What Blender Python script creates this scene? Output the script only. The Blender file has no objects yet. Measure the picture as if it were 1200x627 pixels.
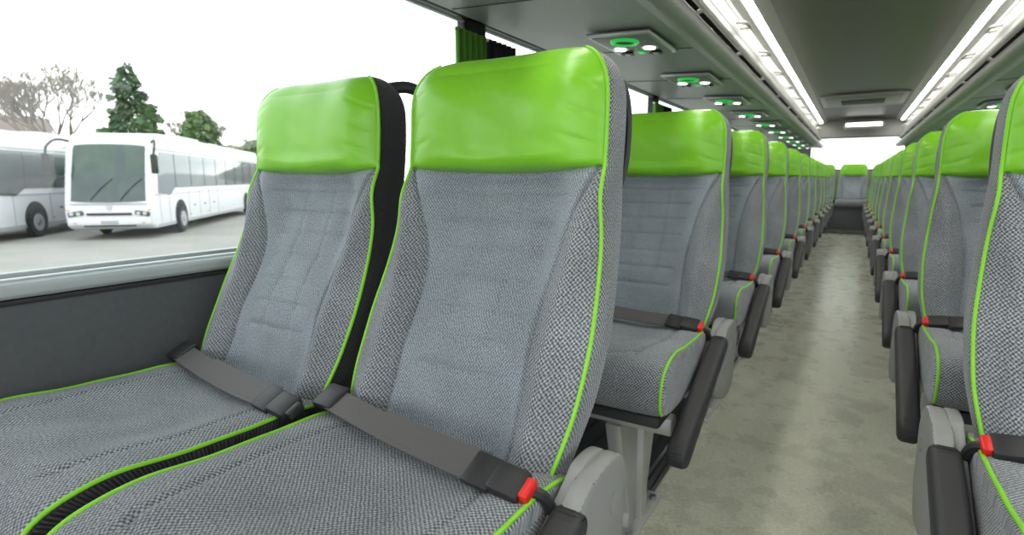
import bpy, bmesh, math, random
import numpy as np
from mathutils import Vector, Matrix
random.seed(3)
rng = np.random.default_rng(3)
scene = bpy.context.scene
try:
    scene.view_settings.view_transform = 'Standard'
except Exception:
    pass
EYE = 0.97
LW, RW = -1.37, 1.29      # inner wall planes
Y0, Y1 = -1.7, 12.3       # interior length

# ---------------------------------------------------------------- materials
def new_mat(name):
    m = bpy.data.materials.new(name); m.use_nodes = True
    nt = m.node_tree; b = nt.nodes['Principled BSDF']
    return m, nt, b

def simple(name, col, rough=0.5, metal=0.0, noise=0.0, nscale=20.0, bump=0.0, bscale=200.0, emit=None, estr=0.0, spec=None, bdist=0.002):
    m, nt, b = new_mat(name)
    b.inputs['Base Color'].default_value = (*col, 1)
    b.inputs['Roughness'].default_value = rough
    b.inputs['Metallic'].default_value = metal
    if spec is not None: b.inputs['Specular IOR Level'].default_value = spec
    tc = nt.nodes.new('ShaderNodeTexCoord')
    if noise > 0:
        n = nt.nodes.new('ShaderNodeTexNoise'); n.inputs['Scale'].default_value = nscale; n.inputs['Detail'].default_value = 4
        nt.links.new(tc.outputs['Object'], n.inputs['Vector'])
        mx = nt.nodes.new('ShaderNodeMix'); mx.data_type = 'RGBA'
        mx.inputs['A'].default_value = (*[c*(1-noise) for c in col], 1)
        mx.inputs['B'].default_value = (*[min(1, c*(1+noise)) for c in col], 1)
        nt.links.new(n.outputs['Fac'], mx.inputs['Factor'])
        nt.links.new(mx.outputs['Result'], b.inputs['Base Color'])
    if bump > 0:
        n2 = nt.nodes.new('ShaderNodeTexNoise'); n2.inputs['Scale'].default_value = bscale; n2.inputs['Detail'].default_value = 3
        nt.links.new(tc.outputs['Object'], n2.inputs['Vector'])
        bp = nt.nodes.new('ShaderNodeBump'); bp.inputs['Strength'].default_value = bump; bp.inputs['Distance'].default_value = bdist
        nt.links.new(n2.outputs['Fac'], bp.inputs['Height']); nt.links.new(bp.outputs['Normal'], b.inputs['Normal'])
    if emit is not None:
        b.inputs['Emission Color'].default_value = (*emit, 1)
        b.inputs['Emission Strength'].default_value = estr
    return m

def fabric(name, dark, light, pu, pv, thr=0.5, bumpd=0.0006, soft=0.35, jit=0.003, wear=.2):
    m, nt, b = new_mat(name)
    b.inputs['Roughness'].default_value = 0.95
    b.inputs['Specular IOR Level'].default_value = 0.15
    try:
        b.inputs['Sheen Weight'].default_value = 0.2
    except Exception: pass
    uv = nt.nodes.new('ShaderNodeUVMap'); uv.uv_map = 'UVMap'
    nz = nt.nodes.new('ShaderNodeTexNoise'); nz.inputs['Scale'].default_value = 90; nz.inputs['Detail'].default_value = 2
    nt.links.new(uv.outputs['UV'], nz.inputs['Vector'])
    sc = nt.nodes.new('ShaderNodeVectorMath'); sc.operation = 'SCALE'; sc.inputs['Scale'].default_value = jit
    nt.links.new(nz.outputs['Color'], sc.inputs[0])
    ad = nt.nodes.new('ShaderNodeVectorMath'); ad.operation = 'ADD'
    nt.links.new(uv.outputs['UV'], ad.inputs[0]); nt.links.new(sc.outputs['Vector'], ad.inputs[1])
    sp = nt.nodes.new('ShaderNodeSeparateXYZ'); nt.links.new(ad.outputs['Vector'], sp.inputs[0])
    def sn(sock, pitch):
        mu = nt.nodes.new('ShaderNodeMath'); mu.operation = 'MULTIPLY'; mu.inputs[1].default_value = 2*math.pi/pitch
        nt.links.new(sock, mu.inputs[0])
        s = nt.nodes.new('ShaderNodeMath'); s.operation = 'SINE'; nt.links.new(mu.outputs[0], s.inputs[0]); return s.outputs[0]
    a = sn(sp.outputs['X'], pu); c = sn(sp.outputs['Y'], pv)
    pr = nt.nodes.new('ShaderNodeMath'); pr.operation = 'MULTIPLY'; nt.links.new(a, pr.inputs[0]); nt.links.new(c, pr.inputs[1])
    nf = nt.nodes.new('ShaderNodeTexNoise'); nf.inputs['Scale'].default_value = 300; nf.inputs['Detail'].default_value = 3
    nt.links.new(uv.outputs['UV'], nf.inputs['Vector'])
    ma = nt.nodes.new('ShaderNodeMath'); ma.operation = 'MULTIPLY_ADD'; ma.inputs[1].default_value = 3.4; nt.links.new(nf.outputs['Fac'], ma.inputs[0]); nt.links.new(pr.outputs[0], ma.inputs[2])
    mr = nt.nodes.new('ShaderNodeMapRange'); mr.inputs['From Min'].default_value = 1.7-thr-soft; mr.inputs['From Max'].default_value = 1.7-thr+soft+1.0
    nt.links.new(ma.outputs[0], mr.inputs['Value'])
    mx = nt.nodes.new('ShaderNodeMix'); mx.data_type = 'RGBA'
    mx.inputs['A'].default_value = (*dark, 1); mx.inputs['B'].default_value = (*light, 1)
    nt.links.new(mr.outputs['Result'], mx.inputs['Factor'])
    n3 = nt.nodes.new('ShaderNodeTexNoise'); n3.inputs['Scale'].default_value = 9; n3.inputs['Detail'].default_value = 6
    nt.links.new(uv.outputs['UV'], n3.inputs['Vector'])
    r3 = nt.nodes.new('ShaderNodeMapRange'); r3.inputs['From Min'].default_value = 0.25; r3.inputs['From Max'].default_value = 0.75
    r3.inputs['To Min'].default_value = 1-wear; r3.inputs['To Max'].default_value = 1+wear
    nt.links.new(n3.outputs['Fac'], r3.inputs['Value'])
    vm = nt.nodes.new('ShaderNodeVectorMath'); vm.operation = 'SCALE'
    nt.links.new(mx.outputs['Result'], vm.inputs[0]); nt.links.new(r3.outputs['Result'], vm.inputs['Scale'])
    nt.links.new(vm.outputs['Vector'], b.inputs['Base Color'])
    bp = nt.nodes.new('ShaderNodeBump'); bp.inputs['Strength'].default_value = 0.6; bp.inputs['Distance'].default_value = bumpd
    nt.links.new(pr.outputs[0], bp.inputs['Height']); nt.links.new(bp.outputs['Normal'], b.inputs['Normal'])
    return m

M_COARSE = fabric('fabric_honeycomb_grey', (0.065, 0.076, 0.093), (0.46, 0.48, 0.50), 0.0074, 0.0074, 0.25, 0.0004, 0.42)
M_FINE = fabric('fabric_twill_bluegrey', (0.13, 0.155, 0.18), (0.43, 0.47, 0.505), 0.0055, 0.0072, 0.3, 0.0002, 0.5, wear=.16)
M_SIDE = fabric('fabric_side_black_gap_shade', (0.012, 0.012, 0.014), (0.06, 0.06, 0.065), 0.0066, 0.0066, 0.3, 0.0005)  # black window-seat back side; also painted-in shade between the cushions
M_LEATHER = simple('green_leather', (0.225, 0.60, 0.028), 0.31, noise=0.07, nscale=6, bump=0.30, bscale=26, bdist=0.004)
M_PIPE = simple('green_piping', (0.25, 0.66, 0.03), 0.5)
M_BLACK = simple('black_plastic', (0.022, 0.022, 0.024), 0.45, bump=0.1, bscale=600)
M_PAD = simple('armrest_pad_charcoal', (0.035, 0.036, 0.038), 0.6, bump=0.2, bscale=500)
M_SHELL = simple('seat_shell_dark', (0.035, 0.037, 0.042), 0.55, bump=0.1)
M_GREYP = simple('grey_plastic', (0.27, 0.275, 0.27), 0.42, noise=0.05, bump=0.08, bscale=500)
M_METAL = simple('painted_metal_leg', (0.50, 0.51, 0.50), 0.35, 0.3, noise=0.06)
M_STEEL = simple('brushed_steel', (0.55, 0.55, 0.54), 0.3, 1.0)
M_BELT = simple('seat_belt_webbing', (0.115, 0.107, 0.104), 0.6, noise=0.2, nscale=400, bump=0.3, bscale=900)
M_RED = simple('buckle_red', (0.70, 0.02, 0.015), 0.35)
M_WALL = simple('wall_carpet_grey', (0.105, 0.112, 0.122), 0.85, noise=0.15, nscale=60, bump=0.3, bscale=500)
M_FRAME = simple('window_frame_grey', (0.42, 0.46, 0.47), 0.4)
M_RUBBER = simple('black_rubber', (0.02, 0.02, 0.02), 0.6)
M_RACK = simple('rack_panel_grey', (0.28, 0.31, 0.285), 0.4, noise=0.04)
M_LIP = simple('rack_lip_light_grey', (0.42, 0.425, 0.405), 0.4)
M_RDARK = simple('rack_interior_dark', (0.05, 0.05, 0.048), 0.6)
M_CEIL = simple('ceiling_carpet_dark', (0.115, 0.106, 0.094), 0.42, noise=0.2, nscale=120)
M_LED = simple('led_diffuser', (0.9, 0.9, 0.88), 0.4, emit=(1.0, 0.97, 0.9), estr=28.0)
M_LAMP = simple('lamp_white', (0.9, 0.9, 0.9), 0.3, emit=(1.0, 1.0, 0.95), estr=4.0)
M_GLED = simple('lamp_green_ring', (0.05, 0.5, 0.1), 0.3, emit=(0.05, 1.0, 0.15), estr=0.33)
M_CGREEN = simple('curtain_green', (0.10, 0.26, 0.03), 0.9, noise=0.2, nscale=40)
M_CBLACK = simple('curtain_black', (0.02, 0.022, 0.025), 0.9)
M_PLATE = simple('service_panel_silver', (0.60, 0.61, 0.59), 0.3, 0.6)

def floor_mat():
    m, nt, b = new_mat('vinyl_floor_speckled')
    tc = nt.nodes.new('ShaderNodeTexCoord')
    v = nt.nodes.new('ShaderNodeTexNoise'); v.inputs['Scale'].default_value = 95; v.inputs['Detail'].default_value = 5
    n = nt.nodes.new('ShaderNodeTexNoise'); n.inputs['Scale'].default_value = 9; n.inputs['Detail'].default_value = 9
    nt.links.new(tc.outputs['Object'], v.inputs['Vector']); nt.links.new(tc.outputs['Object'], n.inputs['Vector'])
    cr = nt.nodes.new('ShaderNodeValToRGB')
    cr.color_ramp.elements[0].position = 0.32; cr.color_ramp.elements[0].color = (0.46, 0.475, 0.375, 1)
    cr.color_ramp.elements[1].position = 0.68; cr.color_ramp.elements[1].color = (0.65, 0.66, 0.54, 1)
    nt.links.new(v.outputs['Fac'], cr.inputs['Fac'])
    r3 = nt.nodes.new('ShaderNodeMapRange'); r3.inputs['From Min'].default_value = 0.3; r3.inputs['From Max'].default_value = 0.7
    r3.inputs['To Min'].default_value = 0.90; r3.inputs['To Max'].default_value = 1.08
    nt.links.new(n.outputs['Fac'], r3.inputs['Value'])
    vm = nt.nodes.new('ShaderNodeVectorMath'); vm.operation = 'SCALE'
    nt.links.new(cr.outputs['Color'], vm.inputs[0]); nt.links.new(r3.outputs['Result'], vm.inputs['Scale'])
    nt.links.new(vm.outputs['Vector'], b.inputs['Base Color'])
    r4 = nt.nodes.new('ShaderNodeMapRange'); r4.inputs['To Min'].default_value = 0.22; r4.inputs['To Max'].default_value = 0.34
    nt.links.new(n.outputs['Fac'], r4.inputs['Value']); nt.links.new(r4.outputs['Result'], b.inputs['Roughness'])
    return m
M_FLOOR = floor_mat()

def glass_mat():
    m = bpy.data.materials.new('window_glass'); m.use_nodes = True
    nt = m.node_tree; nt.nodes.clear()
    o = nt.nodes.new('ShaderNodeOutputMaterial'); mx = nt.nodes.new('ShaderNodeMixShader')
    t = nt.nodes.new('ShaderNodeBsdfTransparent'); t.inputs['Color'].default_value = (0.95, 0.97, 0.96, 1)
    g = nt.nodes.new('ShaderNodeBsdfGlossy'); g.inputs['Roughness'].default_value = 0.02
    mx.inputs['Fac'].default_value = 0.04
    nt.links.new(t.outputs[0], mx.inputs[1]); nt.links.new(g.outputs[0], mx.inputs[2]); nt.links.new(mx.outputs[0], o.inputs['Surface'])
    return m
M_GLASS = glass_mat()

# ---------------------------------------------------------------- mesh builder
class MB:
    def __init__(s): s.V = []; s.F = []; s.M = []; s.UV = []; s.mats = []; s.n = 0
    def mi(s, m):
        if m not in s.mats: s.mats.append(m)
        return s.mats.index(m)
    def add(s, verts, faces, m, uv=None, fm=None):
        verts = np.asarray(verts, float)
        if uv is None: uv = np.stack([verts[:, 0]+verts[:, 1], verts[:, 2]], 1)
        s.V.append(verts); s.UV.append(np.asarray(uv, float))
        base = s.n; s.n += len(verts)
        if isinstance(faces, np.ndarray): faces = faces.tolist()
        s.F += [[i+base for i in f] for f in faces]
        if fm is None: s.M += [s.mi(m)]*len(faces)
        else: s.M += list(fm)
    def grid(s, P, m, uv=None, fm=None, wrap=False):
        r, c = P.shape[:2]
        idx = np.arange(r*c).reshape(r, c)
        if wrap: idx = np.concatenate([idx, idx[:, :1]], 1)
        a = idx[:-1, :-1]; b = idx[:-1, 1:]; d = idx[1:, 1:]; e = idx[1:, :-1]
        f = np.stack([a, b, d, e], -1).reshape(-1, 4)
        s.add(P.reshape(-1, 3), f, m, None if uv is None else uv.reshape(-1, 2), fm)
    def bm(s, bm, m, mat=None):
        if mat is not None: bmesh.ops.transform(bm, matrix=mat, verts=bm.verts)
        bm.verts.ensure_lookup_table(); bm.verts.index_update()
        s.add([tuple(v.co) for v in bm.verts], [[v.index for v in f.verts] for f in bm.faces], m)
        bm.free()
    def box(s, c, size, m, r=0.0, rot=None, seg=2):
        b = bmesh.new(); bmesh.ops.create_cube(b, size=1.0)
        bmesh.ops.scale(b, vec=size, verts=b.verts)
        if r > 0: bmesh.ops.bevel(b, geom=list(b.edges), offset=r, segments=seg, profile=0.5, affect='EDGES')
        M = Matrix.Translation(c)
        if rot is not None: M = M @ rot
        s.bm(b, m, M)
    def prism(s, pts, axis, a, b_, m, r=0.0, seg=2):
        bm = bmesh.new()
        def mk(p, t):
            return {'x': (t, p[0], p[1]), 'y': (p[0], t, p[1]), 'z': (p[0], p[1], t)}[axis]
        lo = [bm.verts.new(mk(p, a)) for p in pts]; hi = [bm.verts.new(mk(p, b_)) for p in pts]
        n = len(pts)
        bm.faces.new(lo); bm.faces.new(hi[::-1])
        for i in range(n): bm.faces.new([lo[i], hi[i], hi[(i+1) % n], lo[(i+1) % n]])
        bmesh.ops.recalc_face_normals(bm, faces=bm.faces)
        if r > 0: bmesh.ops.bevel(bm, geom=list(bm.edges), offset=r, segments=seg, profile=0.5, affect='EDGES')
        s.bm(bm, m)
    def cyl(s, c, axis, rad, h, m, seg=24, bev=0.0, r2=None):
        b = bmesh.new()
        bmesh.ops.create_cone(b, cap_ends=True, segments=seg, radius1=rad, radius2=rad if r2 is None else r2, depth=h)
        if bev > 0: bmesh.ops.bevel(b, geom=[e for e in b.edges if len(e.link_faces) == 2 and any(len(f.verts) > 4 for f in e.link_faces)], offset=bev, segments=2, affect='EDGES')
        rot = Vector((0, 0, 1)).rotation_difference(Vector(axis)).to_matrix().to_4x4()
        s.bm(b, m, Matrix.Translation(c) @ rot)
    def tube(s, path, rad, m, sides=8, closed=False):
        path = np.asarray(path, float); n = len(path)
        T = np.gradient(path, axis=0)
        if closed: T = (np.roll(path, -1, 0)-np.roll(path, 1, 0))
        T /= np.linalg.norm(T, axis=1, keepdims=True)+1e-12
        up = np.array([0.31, 0.17, 0.93])
        if abs(np.dot(T[0], up)) > 0.9: up = np.array([1.0, 0.2, 0.0])
        N = up-np.dot(up, T[0])*T[0]; N /= np.linalg.norm(N)
        rads = np.full(n, rad) if np.isscalar(rad) else np.asarray(rad)
        rings = []
        for i in range(n):
            N = N-np.dot(N, T[i])*T[i]; N /= np.linalg.norm(N); B = np.cross(T[i], N)
            th = np.linspace(0, 2*math.pi, sides, endpoint=False)
            rings.append(path[i]+rads[i]*(np.cos(th)[:, None]*N+np.sin(th)[:, None]*B))
        P = np.array(rings)
        if closed: P = np.concatenate([P, P[:1]], 0)
        s.grid(P, m, wrap=True)
        if not closed:
            s.add(P[0], [list(range(sides))], m); s.add(P[-1], [list(range(sides))[::-1]], m)
    def ribbon(s, path, wdir, w, t, m):
        path = np.asarray(path, float); wd = np.asarray(wdir, float)
        if wd.ndim == 1: wd = np.tile(wd, (len(path), 1))
        wd = wd/np.linalg.norm(wd, axis=1, keepdims=True)
        T = np.gradient(path, axis=0); T /= np.linalg.norm(T, axis=1, keepdims=True)
        N = np.cross(T, wd); N /= np.linalg.norm(N, axis=1, keepdims=True)
        P = np.stack([path-wd*w/2-N*t/2, path+wd*w/2-N*t/2, path+wd*w/2+N*t/2, path-wd*w/2+N*t/2], 1)
        s.grid(P, m, wrap=True)
        s.add(P[0], [[0, 1, 2, 3]], m); s.add(P[-1], [[3, 2, 1, 0]], m)
    def build(s, name, loc=(0, 0, 0), rot=(0, 0, 0), angle=35):
        me = bpy.data.meshes.new(name)
        V = np.concatenate(s.V); UV = np.concatenate(s.UV)
        me.from_pydata(V.tolist(), [], s.F)
        for m in s.mats: me.materials.append(m)
        me.polygons.foreach_set('material_index', s.M)
        uvl = me.uv_layers.new(name='UVMap')
        li = np.zeros(len(me.loops), dtype=np.int32); me.loops.foreach_get('vertex_index', li)
        uvl.data.foreach_set('uv', UV[li].astype(np.float32).ravel())
        me.polygons.foreach_set('use_smooth', [True]*len(me.polygons))
        me.update()
        try: me.set_sharp_from_angle(angle=math.radians(angle))
        except Exception: pass
        ob = bpy.data.objects.new(name, me); ob.location = loc; ob.rotation_euler = rot
        scene.collection.objects.link(ob)
        return ob

def smooth_interp(xs, ys, sig=0.02):
    g = np.linspace(xs[0]-0.1, xs[-1]+0.1, 1200)
    y = np.interp(g, xs, ys); dx = g[1]-g[0]
    k = np.arange(-int(3*sig/dx), int(3*sig/dx)+1)*dx; w = np.exp(-(k/sig)**2/2); w /= w.sum()
    yp = np.pad(y, len(k)//2, mode='edge'); ysm = np.convolve(yp, w, mode='valid')
    return lambda x: np.interp(x, g, ysm)

def catmull(pts, n=12):
    pts = np.asarray(pts, float); P = np.vstack([2*pts[0]-pts[1], pts, 2*pts[-1]-pts[-2]]); out = []
    for i in range(1, len(P)-2):
        for t in np.linspace(0, 1, n, endpoint=False):
            a, b, c, d = P[i-1], P[i], P[i+1], P[i+2]
            out.append(0.5*((2*b)+(-a+c)*t+(2*a-5*b+4*c-d)*t*t+(-a+3*b-3*c+d)*t**3))
    out.append(pts[-1]); return np.array(out)

# ---------------------------------------------------------------- seat parts
HW = smooth_interp([-.12, -.04, .06, .16, .30, .42, .50, .56], [.195, .214, .235, .238, .225, .2125, .2125, .211], 0.02)
XS = smooth_interp([-.1, .0, .2, .30, .38, .43], [.140, .135, .128, .145, .172, .20], 0.02)
YF = smooth_interp([-.2, -.1, 0, .12, .25, .35, .44, .52, .8], [-.10, -.05, 0, .062, .125, .160, .180, .187, .187], 0.03)
ZH, ZT, TT = 0.432, 0.630, 0.115
def hwz(z):
    t = np.clip((z-0.53)/(ZT-0.53), 0, 1)
    return HW(z)-0.078*(1-np.sqrt(np.clip(1-t**2.6, 0, 1)))
def sst(x): x = np.clip(x, 0, 1); return x*x*(3-2*x)
def back_front(u, z):
    h = hwz(z); x = u*h
    t = np.clip((z-0.545)/(ZT-0.545), 0, 1)
    T = TT*np.sqrt(np.clip(1-t**2.2, 0.0, 1))+0.004
    yf0 = YF(z)
    yc = yf0+TT/2
    au = np.abs(u)
    E = np.clip(1-au**5, 0, 1)**(1/5)
    y = yc-T/2*E
    isb = 1-sst((z-ZH+.03)/.06)
    cw = 1-sst((au-0.42)/0.40)
    y += 0.046*cw*isb*sst((z+.1)/.1)
    y -= 0.028*cw*np.exp(-((z-0.13)/0.10)**2)*isb
    y -= 0.015*np.exp(-((np.abs(x)-XS(z)-.038)/.024)**2)*isb
    th = np.clip((z-ZH)/(0.60-ZH), 0, 1)
    pil = np.clip(np.sin(math.pi*np.clip(th*0.85+0.08, 0, 1)), 0, 1)**0.6*(z > ZH)
    y -= 0.028*pil*np.clip(1-au**4, 0, 1)
    y += 0.012*(1-sst((au-.2)/.6))*sst((z-ZH)/.05)
    def g(d, w): return np.exp(-(d/w)**2)
    body = (z < ZH)
    y += 0.0085*g(np.abs(x)-XS(z), 0.0042)*body
    y += 0.010*g(z-ZH, 0.006)*np.clip(1-au**10, 0, 1)
    for zz, xm in ((.385, .14), (.335, .11), (.285, .10), (.235, .095), (.185, .09), (.135, .085), (.085, .085)):
        y += 0.0055*g(z-zz, 0.0055)*(1-sst((np.abs(x)-xm)/.02))*body
    y += 0.0034*g(np.abs(x)-.045, 0.0055)*sst((z-.06)/.03)*(1-sst((z-.385)/.02))*body
    # leather creases: soft diagonal pulls running in from the side seams
    y += 0.0016*np.sin(x*38+z*20)*np.sin(z*55+x*9)*sst((z-ZH)/.03)*np.clip(1-au**4, 0, 1)
    y += 0.0022*g(np.sin(z*70+np.abs(x)*26), .35)*sst((au-.55)/.3)*np.clip(1-au**8, 0, 1)*sst((z-ZH)/.03)*(1-sst((z-.58)/.03))
    y += 0.0024*np.sin(x*52+z*17)*np.sin(z*40-x*12)*body*np.clip(1-au**4, 0, 1)
    return x, y, yc, T
def warp(u, z): return z-0.013*(1-u*u)*np.exp(-((z-ZH)/0.09)**2)

def backrest(mb, cx, NF=200, NB=40, NZ=190, side=None, oy=0.0, oz=0.0):
    side = side or M_COARSE
    s = np.linspace(0, 1, NZ)
    z = -0.11+(ZT+0.11)*np.sin(s*math.pi/2*0.9)/math.sin(math.pi/2*0.9)
    uf = np.sin(np.linspace(-1, 1, NF)*math.pi/2)
    ub = np.sin(np.linspace(1, -1, NB)*math.pi/2)
    Z, U = np.meshgrid(z, uf, indexing='ij')
    x, y, yc, T = back_front(U, Z)
    Zf = warp(U, Z)
    Zb, Ub = np.meshgrid(z, ub, indexing='ij')
    xb, _, ycb, Tb = back_front(Ub, Zb)
    Eb = np.clip(1-np.abs(Ub)**5, 0, 1)**(1/5)
    yb = ycb+Tb/2*Eb
    X = np.concatenate([x, xb[:, 1:]], 1); Y = np.concatenate([y, yb[:, 1:]], 1); ZZ = np.concatenate([Zf, Zb[:, 1:]], 1)
    P = np.stack([X+cx, Y+oy, ZZ+oz], -1)
    d = np.linalg.norm(np.diff(P, axis=1), axis=2); arc = np.concatenate([np.zeros((len(z), 1)), np.cumsum(d, 1)], 1)
    arc -= arc[:, NF//2:NF//2+1]
    uv = np.stack([arc, ZZ], -1)
    nc = P.shape[1]-1
    Uc = np.concatenate([U, Ub[:, 1:]], 1)
    uc = (Uc[:-1, :-1]+Uc[:-1, 1:])/2; zc = (Z[:-1, :1]+Z[1:, :1])/2*np.ones((1, nc))
    xc = np.abs(uc*hwz(zc)); front = np.arange(nc)[None, :]*np.ones((len(z)-1, 1)) < NF-1
    fm = np.full(uc.shape, mb.mi(M_COARSE))
    fm[front & (xc < XS(zc)) & (zc < ZH)] = mb.mi(M_FINE)
    fm[(np.abs(uc) >= 0.972)] = mb.mi(side)
    fm[front & (zc > ZH) & (np.abs(uc) < 0.972)] = mb.mi(M_LEATHER)
    fm[(~front)] = mb.mi(side)
    fm[(~front) & (np.abs(uc) < 0.95)] = mb.mi(M_SHELL)
    mb.grid(P, M_COARSE, uv=uv, fm=fm.ravel().tolist())
    mb.add(P[-1], [list(range(P.shape[1]))], M_LEATHER)
    mb.add(P[0], [list(range(P.shape[1]))[::-1]], M_SHELL)
    zz = np.concatenate([np.linspace(-0.09, 0.54, 60), np.linspace(0.545, ZT-0.004, 14)])
    for sg in (-1, 1):
        u = np.full_like(zz, 0.970*sg)
        px, py, _, _ = back_front(u, zz)
        path = np.stack([px+cx+sg*0.001, py-0.001+oy, zz+oz], 1)
        mb.tube(path, 0.0034, M_PIPE, 8)

def cushion(mb, cx, NU=140, NS=260, oy=0.0, oz=0.0, hw=0.2355, dark=0):
    A, B, R = 0.262, 0.070, 0.030
    yc, zc = -0.205, -0.068
    u = np.sin(np.linspace(-1, 1, NU)*math.pi/2)
    tf = np.linspace(0, 2*math.pi, 20001)
    cf = np.sign(np.cos(tf))*np.abs(np.cos(tf))**(2/4.2); sf = np.sign(np.sin(tf))*np.abs(np.sin(tf))**(2/3.2)
    al = np.concatenate([[0], np.cumsum(np.hypot(np.diff(cf)*A, np.diff(sf)*B))])
    th = np.interp(np.linspace(0, al[-1], NS), al, tf)
    ct = np.sign(np.cos(th))*np.abs(np.cos(th))**(2/4.2); stt = np.sign(np.sin(th))*np.abs(np.sin(th))**(2/3.2)
    U, C = np.meshgrid(u, ct, indexing='ij'); _, S = np.meshgrid(u, stt, indexing='ij')
    def surf(U, C, S):
        e = np.clip(1-np.abs(U)**8, 0, 1)**(1/8)
        X = U*hw
        Y = yc+(A-R*(1-e))*C
        Zz = zc+(B-R*(1-e))*S
        top = sst((S-.2)/.7)
        Zz = Zz+top*(-0.05*(Y-yc)*0.5+0.010*np.exp(-((Y+0.36)/.09)**2))
        Zz = Zz-top*0.016*(1-sst((np.abs(U)-.25)/.55))*sst((Y+.5)/.3)
        def g(d, w): return np.exp(-(d/w)**2)
        xs = 0.150
        Zz = Zz-top*0.0045*g(np.abs(X)-xs-0.02*np.cos((Y+.2)*9), 0.0060)*sst((Y+.42)/.03)*e
        Zz = Zz-top*0.0045*g(Y+0.37+0.05*(1-(X/.17)**2)*1.0, 0.007)*(1-sst((np.abs(X)-.150)/.02))
        Zz = Zz+top*0.0016*np.sin(X*41+Y*15)*np.sin(Y*33-X*11)*e
        return X, Y, Zz
    X, Y, Zz = surf(U, C, S)
    P = np.stack([X+cx, Y+oy, Zz+oz], -1)
    d = np.linalg.norm(np.diff(P, axis=1), axis=2); arc = np.concatenate([np.zeros((NU, 1)), np.cumsum(d, 1)], 1)
    uv = np.stack([X, arc[NU//2][None, :]*np.ones((NU, 1))], -1)
    um = (U[:-1, :-1]+U[1:, 1:])/2
    fm = np.full(um.shape, mb.mi(M_COARSE))
    # facing cushion sides coloured near-black to paint in the gap's shade
    if dark > 0: fm[um > .978] = mb.mi(M_SIDE)
    if dark < 0: fm[um < -.978] = mb.mi(M_SIDE)
    mb.grid(P[:, ::-1], M_COARSE, uv=uv[:, ::-1], fm=fm[:, ::-1].ravel().tolist())
    for k, fl in ((0, 1), (-1, -1)):
        ring = P[k]
        dk = (k == 0 and dark < 0) or (k == -1 and dark > 0)
        mb.add(ring, [list(range(NS-1))[::-fl]], M_SIDE if dk else M_COARSE, uv=ring[:, 1:3])
    sel = np.interp(np.linspace(np.interp(0.35, tf, al), np.interp(1.18*math.pi, tf, al), 90), al, tf)
    cp = np.sign(np.cos(sel))*np.abs(np.cos(sel))**(2/4.2); sp_ = np.sign(np.sin(sel))*np.abs(np.sin(sel))**(2/3.2)
    for sg in (-1, 1):
        x, y, z = surf(np.full_like(cp, 0.975*sg), cp, sp_)
        path = np.stack([x+cx, y+oy-0.001, z+oz+0.001], 1)
        mb.tube(path, 0.0034, M_PIPE, 8)

def buckle(mb, c, ang=0.0, red=True):
    R = Matrix.Rotation(ang, 4, 'Y') @ Matrix.Rotation(math.radians(25), 4, 'X')
    c = Vector(c)
    mb.box(c, (.050, .046, .018), M_BLACK, 0.005, R)
    mb.box(c+Vector((.029, 0, -.003)), (.015, .032, .017), M_RED if red else M_BLACK, 0.004, R)
    mb.box(c+Vector((-.042, 0, .003)), (.045, .052, .012), M_BLACK, 0.004, R)

def belt(mb, cx, red=True, oy=0.0, oz=0.0):
    wd = (0.10, -0.80, -0.32)
    e = 0.0 if red else 0.035
    pts = catmull([(-.235, -.020, .008), (-.16, -.036, .008), (-.05, -.052, .003), (.07, -.066, .001), (.150+e, -.076, .004)], 8)
    pts[:, 0] += cx; pts[:, 1] += oy; pts[:, 2] += oz+0.008
    mb.ribbon(pts, wd, 0.048, 0.003, M_BELT)
    pts2 = pts.copy(); pts2[:, 2] += 0.0035; pts2[:, 1] += 0.006
    mb.ribbon(pts2[14:], wd, 0.046, 0.002, M_BELT)
    buckle(mb, (cx+.196+e, -.082+oy, .011+oz), math.radians(6), red)
    R = Matrix.Rotation(math.radians(24), 4, 'X')
    mb.box((cx-.222, -.022+oy, .018+oz), (.050, .054, .014), M_BLACK, .005, R)
    mb.box((cx-.243, -.015+oy, .004+oz), (.030, .046, .030), M_BLACK, .007, R)
    mb.tube(catmull([(cx-.23, -.01+oy, .01+oz), (cx-.245, -.005+oy, -.01+oz), (cx-.25, .0+oy, -.06+oz)], 6), 0.010, M_BLACK, 8)
    mb.tube(catmull([(cx+.215, -.08+oy, .006+oz), (cx+.238, -.06+oy, -.01+oz), (cx+.245, -.03+oy, -.07+oz)], 6), 0.009, M_BLACK, 8)

def handle(mb, cx, big):
    if big:
        pts = catmull([(.13, .245, .595), (.185, .315, .612), (.214, .358, .580), (.224, .372, .525), (.224, .354, .455), (.210, .300, .40), (.20, .26, .375)], 8)
        rad = .013
    else:
        pts = catmull([(.15, .272, .58), (.182, .292, .584), (.196, .303, .560), (.202, .308, .51), (.202, .300, .44), (.198, .28, .39)], 8)
        rad = .007
    pts[:, 0] += cx
    mb.tube(pts, rad, M_BLACK, 10)

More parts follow.
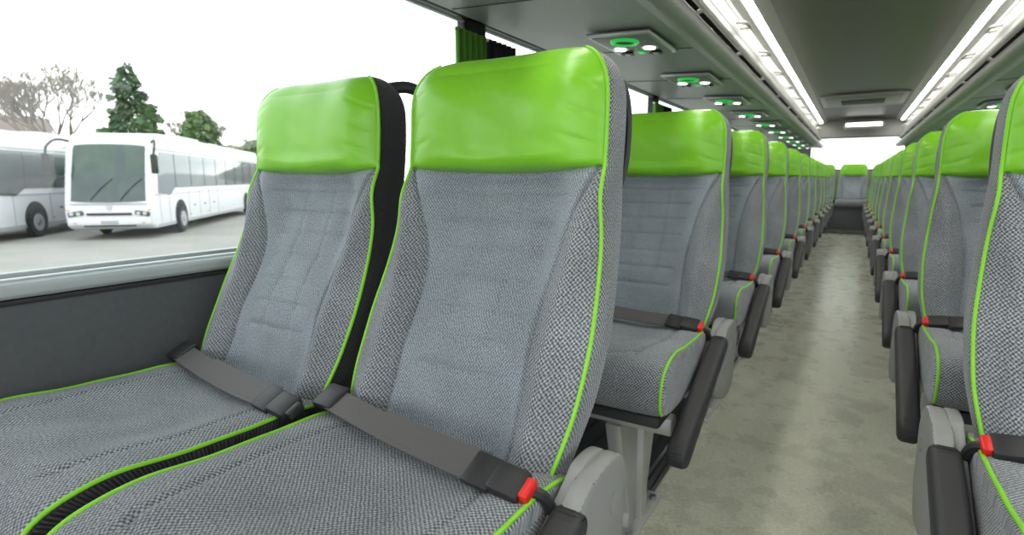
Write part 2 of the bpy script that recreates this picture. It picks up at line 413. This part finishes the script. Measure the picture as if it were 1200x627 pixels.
def seat_pair():
    mb = MB(); D = 0.2535
    for cx in (-D, D):
        backrest(mb, cx, side=M_SIDE if cx < 0 else M_COARSE); cushion(mb, cx, dark=1 if cx < 0 else -1); belt(mb, cx, cx > 0); handle(mb, cx, cx < 0)
        mb.box((cx, -.19, -.150), (.43, .44, .03), M_SHELL, .008)
        mb.prism([(.02, -.12), (.075, -.11), (.13, .02), (.09, .02)], 'x', cx-.2, cx+.2, M_SHELL, .006)
        mb.prism([(.215, .19), (.250, .19), (.165, -.05), (.130, -.05)], 'x', cx-.17, cx+.17, M_SHELL, .006)
        mb.tube([(cx-.165, .248, .19), (cx, .252, .185), (cx+.165, .248, .19)], 0.006, M_BLACK, 8)
    for y in (-.06, -.32):
        mb.box((-.02, y, -.185), (1.0, .045, .045), M_METAL, .006)
    xl = .335
    mb.prism([(-.355, -.205), (-.02, -.205), (-.11, -.50), (-.10, -.548), (-.27, -.548), (-.26, -.50)], 'x', xl-.022, xl+.022, M_METAL, .006)
    mb.prism([(-.22, -.20), (-.17, -.20), (-.165, -.54), (-.21, -.54)], 'x', xl-.04, xl+.04, M_METAL, .006)
    mb.box((xl, -.19, -.547), (.10, .28, .018), M_METAL, .004)
    for yy in (-.29, -.09): mb.cyl((xl+.035, yy, -.535), (0, 0, 1), .011, .014, M_STEEL, 6)
    mb.prism([(-.36, -.17), (-.02, -.17), (-.02, -.22), (-.36, -.22)], 'x', -.545, -.50, M_METAL, .005)
    dz = -.028
    pts = catmull([(.12, .0), (.085, .030), (.02, .034), (-.03, .006), (-.28, -.12), (-.315, -.165), (-.29, -.205), (-.15, -.205), (.06, -.175), (.125, -.10), (.135, -.03)], 5)
    mb.prism([(p[0], p[1]+dz) for p in pts[:-1]], 'x', .492, .514, M_GREYP, .005)
    pts = catmull([(.125, -.02), (.095, .026), (.0, .030), (-.055, .006), (-.11, -.06), (-.10, -.15), (.05, -.19), (.125, -.12)], 5)
    mb.prism([(p[0], p[1]+dz) for p in pts[:-1]], 'x', .508, .542, M_GREYP, .010)
    mb.cyl((.5425, .065, -.040+dz), (1, 0, 0), .016, .004, M_GREYP, 24, .001)
    a = np.array([-.055, -.015+dz]); b = np.array([-.430, -.165+dz]); d = (b-a)/np.linalg.norm(b-a); n = np.array([-d[1], d[0]])
    poly = []
    for k in range(12):
        t = math.pi/2+math.pi*k/11; poly.append(a+d*math.cos(t)*.024+n*math.sin(t)*.024)
    for k in range(14):
        t = -math.pi/2+math.pi*k/13; poly.append(b+d*math.cos(t)*.034+n*math.sin(t)*.034)
    mb.prism([tuple(p) for p in poly], 'x', .500, .546, M_PAD, .012, 3)
    return mb

pair_ob = seat_pair().build('double_coach_seat')
SEATZ = 0.56
left_rows = [0.65, 1.60, 2.49, 3.40, 4.35, 5.30, 6.27, 7.24, 8.21, 9.18, 10.15]
right_rows = [1.15, 2.03, 2.92, 3.84, 4.78, 5.72, 6.67, 7.62, 8.57, 9.52, 10.45]
XL, XR = -0.8065, 0.6885
pair_ob.location = (XL, left_rows[0], SEATZ)
for y in left_rows[1:]:
    o = bpy.data.objects.new('double_coach_seat', pair_ob.data); o.location = (XL, y, SEATZ-.004); scene.collection.objects.link(o)
for y in right_rows:
    o = bpy.data.objects.new('double_coach_seat', pair_ob.data); o.location = (XR, y, SEATZ-.01); o.scale = (-1, 1, 1); scene.collection.objects.link(o)

mb = MB()
for i in range(5):
    cx = -1.04+i*0.505
    backrest(mb, cx, 70, 20, 70); cushion(mb, cx, 40, 80); belt(mb, cx)
mb.box((-.03, -.19, -.33), (2.5, .40, .40), M_WALL, .01)
mb.build('rear_bench_seat', (0, 11.62, 0.60))

# ---------------------------------------------------------------- shell
def shell_box(name, lo, hi, m, r=0.0):
    b = MB(); c = [(a+d)/2 for a, d in zip(lo, hi)]; s = [d-a for a, d in zip(lo, hi)]
    b.box((0, 0, 0), s, m, r); return b.build(name, c)
shell_box('floor', (LW-.1, Y0, -.06), (RW+.1, Y1+.1, 0), M_FLOOR)

mb = MB()
mb.box((0, 0, 0), (.055, Y1-Y0-.4, .012), M_STEEL, .003)
for dx in (-.012, .012): mb.box((dx, 0, .008), (.006, Y1-Y0-.4, .006), M_RUBBER)
mb.build('trim_1', (XL+.335, (Y0+Y1)/2-.1, .006))
mb = MB(); mb.box((0, 0, 0), (.055, Y1-Y0-.4, .012), M_STEEL, .003)
mb.build('trim_2', (XR-.335, (Y0+Y1)/2-.1, .006))
for nm, a, b_ in (('rubber_floor_mat', LW+.08, XL+.30), ('rubber_floor_mat', XR-.30, RW-.08)):
    mb = MB(); w = b_-a
    mb.box((0, 0, 0), (w, Y1-Y0-.6, .008), M_SHELL)
    for k in range(12): mb.box((-w/2+w*(k+.5)/12, 0, .006), (.012, Y1-Y0-.6, .005), M_RUBBER)
    mb.build(nm, ((a+b_)/2, (Y0+Y1)/2-.1, .004))

PIL = [-0.55, 1.93, 4.35, 6.80, 9.25, 11.70]
SILL, HEAD = 0.762, 1.60
def side_wall(name, X, sg):
    mb = MB(); x0, x1 = X, X+sg*.05
    xm = (x0+x1)/2; L = Y1-Y0; ym = (Y0+Y1)/2
    mb.box((xm, ym, (SILL-.08)/2), (.05, L, SILL+.03), M_WALL)
    mb.box((xm, ym, (HEAD+2.2)/2), (.05, L, 2.2-HEAD), M_RACK)
    for p in PIL: mb.box((xm, p, (SILL+HEAD)/2), (.05, .12, HEAD-SILL+.1), M_RUBBER)
    mb.box((xm, Y0+.05, 1.2), (.05, .1, HEAD-SILL+.1), M_RUBBER)
    mb.box((xm, Y1-.2, 1.2), (.05, .4, HEAD-SILL+.1), M_WALL)
    return mb.build(name)
side_wall('wall_left', LW, -1); side_wall('wall_right', RW, 1)

def sill(name, X, sg):
    mb = MB(); ym = (Y0+Y1)/2; L = Y1-Y0
    pr = [(0, -.022), (-.012*sg, -.022), (-.020*sg, -.014), (-.020*sg, .0), (-.014*sg, .008), (0, .012), (.05*sg, .014), (.05*sg, -.022)]
    mb.prism([(X+p[0], SILL+p[1]) for p in pr], 'y', Y0, Y1, M_FRAME, .002)
    mb.prism([(X, .0), (X-.07*sg, .0), (X-.07*sg, .15), (X-.03*sg, .20), (X, .20)], 'y', Y0, Y1, M_GREYP, .004)
    mb.box((X-.003*sg, ym, SILL-.030), (.010, L, .010), M_RUBBER, .002)
    return mb.build(name)
sill('trim_3', LW, -1); sill('trim_4', RW, 1)

def windows(X, sg, k0):
    edges = [Y0+.1]+PIL+[Y1-.4]
    k = k0
    for i in range(len(edges)-1):
        a = edges[i]+(.06 if i > 0 else 0); b_ = edges[i+1]-(.06 if i < len(edges)-2 else 0)
        if b_-a < .2: continue
        mb = MB(); xx = X+sg*.025
        mb.box((xx, (a+b_)/2, (SILL+HEAD)/2), (.006, b_-a, HEAD-SILL), M_GLASS)
        for z in (SILL+.022, HEAD-.012): mb.box((xx-.012*sg, (a+b_)/2, z), (.02, b_-a, .010), M_FRAME, .003)
        for y in (a+.008, b_-.008): mb.box((xx-.012*sg, y, (SILL+HEAD)/2), (.02, .016, HEAD-SILL), M_RUBBER, .003)
        mb.build('window_%d' % k); k += 1
    return k
k = windows(LW, -1, 1); k = windows(RW, 1, k)

def curtain(X, sg, yc_, m, w=.16, zb=SILL+.05, zt=1.530, ph=0.0):
    mb = MB(); N = 60; NZ = 24
    t = np.linspace(0, 1, N); zz = np.linspace(zb, zt, NZ); P = np.zeros((NZ, N, 3))
    for i, z in enumerate(zz):
        pinch = 1-0.30*math.exp(-((z-1.05)/.16)**2)
        P[i, :, 1] = yc_+(t-.5)*w*pinch
        P[i, :, 0] = X-sg*(.048+.022*np.sin(t*2*math.pi*5+ph+z*.6)+.006*np.sin(t*31+z*3))
        P[i, :, 2] = z
    mb.grid(P, m)
    P2 = P.copy(); P2[:, :, 0] -= sg*0.002
    mb.grid(P2[:, ::-1], m)
    mb.box((X-sg*.048, yc_, 1.05), (.06, w*.8, .03), m, .008)
    mb.tube([(X-sg*.045, yc_-w/2, 1.528), (X-sg*.045, yc_+w/2, 1.528)], .007, M_STEEL, 8)
    mb.build('window_curtain')
for X, sg in ((LW, -1), (RW, 1)):
    for i, p in enumerate(PIL[:-1]):
        curtain(X, sg, p-.11, M_CGREEN, .19); curtain(X, sg, p+.11, M_CBLACK, .19, ph=1.0)

mb = MB()
mb.box((-.03, (Y0+Y1)/2, 2.16), (2.8, Y1-Y0, .04), M_RDARK)  # unseen outer roof slab, added to block light from the sky
def strip(mb, prof, m, ya=Y0, yb=Y1, ny=2):
    prof = np.asarray(prof, float)
    ys = np.linspace(ya, yb, ny)
    P = np.zeros((ny, len(prof), 3)); P[:, :, 0] = prof[None, :, 0]; P[:, :, 2] = prof[None, :, 1]; P[:, :, 1] = ys[:, None]
    mb.grid(P, m)
strip(mb, [(-.53, 2.035), (-.3, 2.05), (0, 2.055), (.3, 2.05), (.53, 2.035)], M_CEIL)
for sg in (-1, 1):
    strip(mb, [(sg*.605, 2.006), (sg*.600, 1.996), (sg*.588, 1.998), (sg*.57, 2.012), (sg*.55, 2.018), (sg*.53, 2.035)], M_LIP)
mb.build('ceiling')
for sg, X in ((-1, LW), (1, RW)):
    mb = MB(); Xi = X-sg*.012
    strip(mb, [(Xi, 1.60), (Xi-sg*.04, 1.585), (sg*.66, 1.545)], M_RACK)
    lip = catmull([(sg*.66, 1.545), (sg*.61, 1.538), (sg*.575, 1.555), (sg*.568, 1.585), (sg*.585, 1.612), (sg*.60, 1.622)], 8)
    strip(mb, lip, M_LIP)
    strip(mb, [(sg*.60, 1.622), (sg*.645, 1.625), (sg*.65, 1.680), (sg*.615, 1.684)], M_RUBBER)
    val = catmull([(sg*.615, 1.684), (sg*.605, 1.70), (sg*.612, 1.72), (sg*.630, 1.765)], 6).tolist()
    val += [(sg*.642, 1.768), (sg*.640, 1.775), (sg*.652, 1.815), (sg*.664, 1.818), (sg*.662, 1.825), (sg*.674, 1.870), (sg*.686, 1.873), (sg*.684, 1.880), (sg*.692, 1.93), (sg*.690, 1.965), (sg*.665, 1.985), (sg*.650, 1.988), (sg*.645, 2.000)]
    strip(mb, val, M_LIP)
    strip(mb, [(Xi, 1.60), (Xi, 2.1), (sg*.70, 2.1), (sg*.69, 1.93)], M_RDARK)
    mb.tube([(sg*.572, Y0, 1.640), (sg*.572, Y1-.3, 1.640)], .010, M_LIP, 10)
    y = -1.2
    while y < Y1-.6:
        mb.tube(catmull([(sg*.62, y, 1.625), (sg*.59, y, 1.640), (sg*.572, y, 1.640)], 6), .010, M_LIP, 8)
        hk = catmull([(sg*.690, y+.35, 1.89), (sg*.635, y+.36, 1.885), (sg*.618, y+.42, 1.875), (sg*.635, y+.48, 1.885), (sg*.690, y+.49, 1.89)], 6)
        mb.tube(hk, .011, M_LIP, 8)
        mb.box(((Xi-sg*.04+sg*.66)/2, y+.2, 1.5645), (abs(Xi-sg*.66)-.05, .006, .003), M_RUBBER, 0, Matrix.Rotation(-math.atan((1.545-1.585)/(sg*.66-(Xi-sg*.04))), 4, 'Y'))
        y += 0.9
    mb.build('luggage_rack')
    mb = MB()
    strip(mb, [(sg*.645, 2.000), (sg*.636, 1.994), (sg*.614, 1.996), (sg*.605, 2.006)], M_LED, Y0, Y1-.2, 2)
    for e in np.arange(Y0+.9, Y1-.2, 2.4):
        mb.box((sg*.625, e, 1.994), (.045, .010, .008), M_LIP, .002)
    mb.build('led_ceiling_light')

def service_unit(x, y, z, tilt):
    mb = MB()
    mb.box((0, 0, 0), (.27, .40, .016), M_PLATE, .006)
    mb.box((0, 0, -.008), (.235, .36, .008), M_GREYP, .003)
    th = np.linspace(0, 2*math.pi, 28, endpoint=False)
    mb.tube(np.stack([.0+.050*np.cos(th), -.105+.050*np.sin(th), np.full(28, -.014)], 1), .010, M_GLED, 8, closed=True)
    mb.cyl((0, -.105, -.013), (0, 0, 1), .038, .008, M_RUBBER, 24)
    for dx in (-.065, .065):
        mb.cyl((dx, .02, -.013), (0, 0, 1), .038, .008, M_PLATE, 24)
        mb.cyl((dx, .02, -.017), (0, 0, 1), .025, .008, M_LAMP, 24)
        mb.cyl((dx, .115, -.015), (0, 0, 1), .032, .014, M_BLACK, 24, r2=.020)
        mb.cyl((dx, .115, -.022), (0, 0, 1), .012, .006, M_PLATE, 16)
    mb.box((0, .115, -.014), (.03, .05, .006), M_GLED, .002)
    mb.build('reading_light_panel', (x, y, z), (0, tilt, 0))
for i in range(11):
    service_unit(-.86, 1.35+i*1.03, 1.543, 0.055)
for i in range(11):
    service_unit(.93, 1.75+i*1.0, 1.548, -0.06)

mb = MB()
mb.box((0, 0, 0), (.98, 1.2, .03), M_LIP, .008); mb.box((0, 0, -.016), (.86, 1.06, .02), M_RACK, .006)
mb.box((0, 0, -.028), (.5, .5, .01), M_RDARK, .003)
mb.build('roof_hatch', (0, 9.1, 2.03))
mb = MB()
mb.box((0, 0, 0), (.62, .3, .12), M_LIP, .02); mb.box((0, -.152, -.005), (.54, .01, .06), M_LAMP, .003)
mb.build('rear_ceiling_console', (0.05, 11.9, 1.92))

mb = MB(); yb = Y1
wx0, wx1, wz0, wz1 = -.80, .74, 1.12, 1.74
mb.box((-.04, yb+.03, wz0/2), (RW-LW+.1, .06, wz0), M_LIP)
mb.box((-.04, yb+.03, (wz1+2.2)/2), (RW-LW+.1, .06, 2.2-wz1), M_LIP)
mb.box(((LW+wx0)/2, yb+.03, (wz0+wz1)/2), (wx0-LW, .06, wz1-wz0), M_LIP)
mb.box(((RW+wx1)/2, yb+.03, (wz0+wz1)/2), (RW-wx1, .06, wz1-wz0), M_LIP)
mb.build('wall_back')
mb = MB(); mb.box((0, 0, 0), (wx1-wx0, .006, wz1-wz0), M_GLASS)
for x in (wx0+.01, wx1-.01): mb.box((x-(wx0+wx1)/2, 0, 0), (.03, .03, wz1-wz0), M_RUBBER, .004)
for z in (wz0+.01, wz1-.01): mb.box((0, 0, z-(wz0+wz1)/2), (wx1-wx0, .03, .03), M_RUBBER, .004)
mb.build('window_rear', ((wx0+wx1)/2, yb+.03, (wz0+wz1)/2))

# ---------------------------------------------------------------- exterior
GZ = -1.02
M_ASPH = simple('car_park_asphalt', (0.27, 0.26, 0.235), 0.9, noise=0.22, nscale=0.6)
M_WHITE = simple('coach_white_paint', (0.66, 0.67, 0.69), 0.3)
M_CGLASS = simple('coach_tinted_glass', (0.05, 0.075, 0.07), 0.12, noise=0.6, nscale=1.6, spec=0.6)
M_SGLASS = simple('coach_side_glass', (0.24, 0.27, 0.29), 0.1, spec=0.9)
M_SGDARK = simple('coach_side_glass_dark', (0.055, 0.07, 0.075), 0.1, spec=0.8)
M_CTRIM = simple('coach_grey_trim', (0.35, 0.36, 0.37), 0.5)
M_TYRE = simple('tyre', (0.03, 0.03, 0.03), 0.8)
M_CON = simple('conifer_foliage', (0.085, 0.15, 0.085), 0.95, noise=0.5, nscale=2)
M_CON2 = simple('conifer_foliage_light', (0.16, 0.23, 0.12), 0.95, noise=0.5, nscale=2)
M_LEAF = simple('evergreen_shrub_foliage', (0.15, 0.23, 0.085), 0.95, noise=0.5, nscale=2)
M_TWIG = simple('bare_twigs', (0.20, 0.165, 0.13), 0.9)
M_HEDGE = simple('hedge_foliage', (0.16, 0.17, 0.09), 0.95, noise=0.4, nscale=1.5)
M_BRICK = simple('house_wall', (0.40, 0.35, 0.30), 0.9, noise=0.1)
M_ROOF = simple('house_roof', (0.16, 0.12, 0.105), 0.8, noise=0.2, nscale=3)
M_PAINTL = simple('line_paint', (0.6, 0.6, 0.58), 0.7)
M_AMBER = simple('amber_lens', (0.8, 0.3, 0.05), 0.3)
mb = MB(); mb.box((0, 0, 0), (260, 260, .1), M_ASPH); mb.build('car_park_ground', (-40, 20, GZ-.05))
mb = MB()
for i in range(6):
    mb.box((-9, -6+i*3.4, 0), (5.0, .12, .01), M_PAINTL, 0, Matrix.Rotation(.6, 4, 'Z'))
mb.build('parking_bay_lines', (-4, 2, GZ+.006))

def coach(name, loc, rot, XT=0.0, sg_mat=None):
    mb = MB(); W = 1.27; sgm = sg_mat or M_SGLASS
    prof = [(0.0, .45), (-.05, .9), (.0, 1.25), (.20, 2.1), (.46, 2.95), (.66, 3.32), (1.1, 3.50), (12.0+XT, 3.50), (12.35+XT, 3.25), (12.45+XT, 2.6), (12.5+XT, 1.0), (12.4+XT, .45), (11.9+XT, .33), (.25, .33)]
    mb.prism(prof, 'x', -W, W, M_WHITE, .10, 4)
    def nose(z): return np.interp(z, [.45, .9, 1.25, 2.1, 2.95, 3.32], [0, -.05, .0, .20, .46, .66])
    zs = np.linspace(1.22, 3.10, 14); xs = np.linspace(-1.19, 1.19, 15); P = np.zeros((14, 15, 3))
    for i, z in enumerate(zs):
        f = i/13
        xx = xs*(1-.03*f)
        P[i, :, 0] = xx; zz = z-.07*(np.abs(xs)/1.18)**3*f+.05*(np.abs(xs)/1.18)**2*(1-f); P[i, :, 2] = zz
        P[i, :, 1] = nose(zz)-.03+.05*(np.abs(xs)/1.18)**6
    mb.grid(P, M_CGLASS)
    for sx in (-.5, .35): mb.tube([(sx, -.05, 1.30), (sx+.30, .04, 1.68), (sx+.62, .13, 1.98)], .012, M_TYRE, 6)
    mb.box((0, -.03, .60), (2.35, .12, .24), M_WHITE, .05)
    mb.box((0, -.055, .84), (1.3, .04, .08), M_TYRE, .02)
    mb.box((0, -.055, .47), (1.5, .04, .07), M_TYRE, .02)
    mb.box((0, -.04, 1.17), (2.2, .03, .025), M_CTRIM, .005)
    mb.cyl((0, -.06, 1.05), (0, 1, 0), .08, .02, M_STEEL, 20)
    mb.box((0, -.095, .58), (.50, .02, .11), M_CTRIM, .005)
    for sx in (-1, 1):
        mb.box((sx*.95, -.03, .86), (.46, .08, .17), M_CGLASS, .04, Matrix.Rotation(sx*.15, 4, 'Y'))
        for k in (-.11, .08): mb.cyl((sx*.95+k, -.075, .86), (0, 1, 0), .06, .02, M_STEEL, 16)
        mb.cyl((sx*.98, -.09, .55), (0, 1, 0), .06, .02, M_STEEL, 16)
        mb.box((sx*1.16, -.01, .97), (.12, .08, .05), M_AMBER, .02)
        mb.tube(catmull([(sx*1.10, .75, 3.15), (sx*1.38, .30, 3.22), (sx*1.50, -.05, 3.0), (sx*1.50, -.18, 2.75)], 6), .035, M_TYRE, 8)
        mb.box((sx*1.50, -.18, 2.45), (.20, .14, .62), M_TYRE, .05)
        mb.prism([(.52, 1.50), (.72, 2.55), (.95, 2.88), (12.1+XT, 2.88), (12.2+XT, 1.66), (2.1, 1.66), (1.6, 1.42)], 'x', sx*W-.02 if sx > 0 else -W-.02, sx*W+.02, sgm, .008)
        yy = 2.2
        while yy < 12+XT: mb.box((sx*(W+.018), yy, 2.27), (.012, .05, 1.18), M_TYRE); yy += 1.7
        mb.box((sx*(W+.008), 6.2+XT/2, 2.96), (.02, 11.6+XT, .03), M_CTRIM)
        for yy in (.62, 1.45, 3.5, 4.8, 6.1, 7.4, 9.9+XT): mb.box((sx*(W+.004), yy, 1.0), (.010, .025, 1.15), M_CTRIM)
        for yy in (4.15, 5.45, 6.75): mb.box((sx*(W+.008), yy, .95), (.02, .16, .05), M_TYRE, .005)
        mb.box((sx*(W+.003), 6.2+XT/2, 1.45), (.012, 12.0+XT, .03), M_CTRIM)
        mb.box((sx*(W+.003), 6.2+XT/2, .42), (.012, 11.8+XT, .10), M_CTRIM)
        for yy in (3.6, 5.8, 8.0, 10.2+XT): mb.box((sx*(W+.012), yy, .62), (.02, .12, .05), M_AMBER, .005)
        for wy in (2.55, 8.75+XT):
            mb.cyl((sx*(W-.02), wy, .60), (1, 0, 0), .62, .08, M_TYRE, 32)
            mb.cyl((sx*(W-.02), wy, .51), (1, 0, 0), .51, .16, M_TYRE, 32, .04)
            mb.cyl((sx*(W+.065), wy, .51), (1, 0, 0), .29, .03, M_CTRIM, 24, .01)
            mb.cyl((sx*(W+.085), wy, .51), (1, 0, 0), .11, .05, M_STEEL, 16, .01)
        mb.box((sx*1.0, 12.47+XT, 1.3), (.2, .06, .6), M_RED, .02)
    mb.box((0, 5.5, 3.57), (1.7, 2.6, .16), M_WHITE, .05); mb.box((0, 9.5, 3.56), (1.5, 1.2, .12), M_WHITE, .04)
    return mb.build(name, loc, (0, 0, rot))
TH = math.radians(45)
Lv = np.array([-math.sin(TH), math.cos(TH)]); Wv = np.array([math.cos(TH), math.sin(TH)])
CA = np.array([-19.6, 9.15])-Wv*1.27
coach('parked_coach', (CA[0], CA[1], GZ), TH, 4.0)
CB = CA-Wv*4.2-Lv*0.9
coach('parked_coach', (CB[0], CB[1], GZ), TH, 0.0, M_SGDARK)

def conifer(name, loc, H, R, seed, n=9000, pw=.85, ma=None, mbb=None):
    """trunk, tiers of limbs, and thousands of drooping needle sprays"""
    g = np.random.default_rng(seed); mb = MB()
    mb.cyl((0, 0, H*.45), (0, 0, 1), .24, H*.9, M_TWIG, 8, r2=.04)
    nl = 90
    lz = .5+(H-.8)*(np.arange(nl)/nl)**1.05; la = np.cumsum(np.full(nl, 2.4))+g.uniform(-.3, .3, nl)
    lr = (R*(1-(lz/H))**pw+.15)*g.uniform(.62, 1.2, nl)
    for z, a, r_ in zip(lz, la, lr):
        mb.tube([(0, 0, z), (math.cos(a)*r_*.5, math.sin(a)*r_*.5, z+.05), (math.cos(a)*r_, math.sin(a)*r_, z-.12*r_)], .03, M_TWIG, 4)
    for mat, cnt in ((ma or M_CON, int(n*.62)), (mbb or M_CON2, int(n*.38))):
        k = g.choice(nl, cnt, p=lr/lr.sum())
        t = g.uniform(.12, 1.05, cnt)**.75
        a = la[k]+g.normal(0, .30, cnt)*(1.25-t*.6); r_ = lr[k]*t
        c = np.stack([np.cos(a)*r_, np.sin(a)*r_, lz[k]-.12*lr[k]*t*t+g.normal(0, .12, cnt)], 1)
        d = np.stack([np.cos(a), np.sin(a), g.uniform(-.9, .1, cnt)], 1); d += g.normal(0, .35, (cnt, 3)); d /= np.linalg.norm(d, axis=1, keepdims=True)
        s_ = np.cross(d, g.normal(0, 1, (cnt, 3))); s_ /= np.linalg.norm(s_, axis=1, keepdims=True)
        L = g.uniform(.22, .48, cnt)[:, None]; w_ = L*.32
        V = np.stack([c-s_*w_*.5, c+s_*w_*.5, c+d*L*.6+s_*w_*.6, c+d*L, c+d*L*.6-s_*w_*.6], 1).reshape(-1, 3)
        F = (np.arange(cnt)[:, None]*5+np.array([0, 1, 2, 3, 4])[None, :])
        mb.add(V, F, mat)
    return mb.build(name, loc)
conifer('conifer_tree', (-47.4, 21.3, GZ), 10.8, 3.5, 1, 13000, .85)
conifer('conifer_tree', (-48.6, 27.0, GZ), 8.0, 2.5, 2, 7000, .55, M_CON2, M_LEAF)
conifer('conifer_tree', (-50.0, 33, GZ), 6.0, 2.4, 5, 6000, .5, M_LEAF, M_CON2)

def bare_tree(loc, H, seed):
    r = random.Random(seed); mb = MB()
    def br(p, d, l, rad, dep):
        q = p+d*l
        mid = (p+q)/2+Vector((r.uniform(-.06, .06), r.uniform(-.06, .06), 0))*l
        mb.tube([tuple(p), tuple(mid), tuple(q)], [rad, rad*.8, rad*.6], M_TWIG, 4)
        if dep == 0: return
        for k in range(3 if dep > 1 else 5):
            nd = (d+Vector((r.uniform(-1, 1), r.uniform(-1, 1), r.uniform(-.1, .7)))*.75).normalized()
            br(q, nd, l*r.uniform(.6, .85), rad*.66, dep-1)
    br(Vector((0, 0, 0)), Vector((0, 0, 1)), H*.27, .22, 6)
    return mb.build('bare_tree', loc)
bare_tree((-50, 16.8, GZ), 11, 4); bare_tree((-48, 38, GZ), 7.5, 9); bare_tree((-53, 12, GZ), 8.5, 11); bare_tree((-54, 19, GZ), 11.5, 12); bare_tree((-54, 29.5, GZ), 9.0, 14)

def hedge(name, p0, p1, h, n, seed):
    r = random.Random(seed); mb = MB()
    for i in range(n):
        t = (i+.5)/n; b = bmesh.new(); bmesh.ops.create_icosphere(b, subdivisions=3, radius=1.0)
        s = h*r.uniform(.45, .75)
        ph = [r.uniform(0, 6) for _ in range(4)]
        for v in b.verts:
            k = 1+.13*math.sin(v.co.x*6+ph[0])*math.sin(v.co.y*7+ph[1])+.10*math.sin(v.co.z*11+ph[2])*math.sin(v.co.x*13+ph[3])
            v.co *= k
        M = Matrix.Translation((p0[0]+(p1[0]-p0[0])*t, p0[1]+(p1[1]-p0[1])*t, s*.75)) @ Matrix.Diagonal((s*1.4, s*1.4, s, 1))
        mb.bm(b, M_HEDGE, M)
    return mb.build(name, (0, 0, GZ))
hedge('hedge', (-76, 0), (-76, 66), 5.4, 26, 3)

def house(loc, rot, w, d, he, hr):
    mb = MB()
    mb.box((0, 0, he/2), (w, d, he), M_BRICK)
    mb.prism([(-d/2-.4, he-.1), (0, hr), (d/2+.4, he-.1), (0, he+.2)], 'x', -w/2-.3, w/2+.3, M_ROOF)
    mb.prism([(-d/2, he-.05), (0, hr-.3), (d/2, he-.05)], 'x', -w/2, w/2, M_BRICK)
    mb.box((w*.3, 0, hr), (.8, .6, 1.2), M_BRICK)
    for x in (-.3, 0, .3):
        for z in (1.5, 3.7): mb.box((w*x, -d/2, z), (1.2, .1, 1.1), M_CGLASS); mb.box((w*x, -d/2-.03, z-.6), (1.3, .12, .1), M_PAINTL)
    return mb.build('house', loc, (0, 0, rot))
house((-65, 16, GZ), math.radians(75), 11, 7, 5.0, 7.4)

w = bpy.data.worlds.new('overcast_sky'); scene.world = w; w.use_nodes = True
nt = w.node_tree; bg = nt.nodes['Background']
tc = nt.nodes.new('ShaderNodeTexCoord'); sx = nt.nodes.new('ShaderNodeSeparateXYZ'); cr = nt.nodes.new('ShaderNodeValToRGB')
nt.links.new(tc.outputs['Generated'], sx.inputs[0]); nt.links.new(sx.outputs['Z'], cr.inputs['Fac'])
cr.color_ramp.elements[0].color = (1.0, 1.0, 1.0, 1); cr.color_ramp.elements[1].color = (0.86, 0.93, 1.0, 1)
nt.links.new(cr.outputs['Color'], bg.inputs['Color']); bg.inputs['Strength'].default_value = 2.9

cam = bpy.data.cameras.new('camera'); co = bpy.data.objects.new('camera', cam); scene.collection.objects.link(co)
cam.sensor_width = 36; cam.lens = 640/1200*36; cam.clip_start = 0.02; cam.clip_end = 500
co.location = (0, 0, EYE); co.rotation_euler = (math.radians(90-9.27), 0, math.radians(31.8))
cam.dof.use_dof = True; cam.dof.focus_distance = 0.95; cam.dof.aperture_fstop = 5.0
scene.camera = co
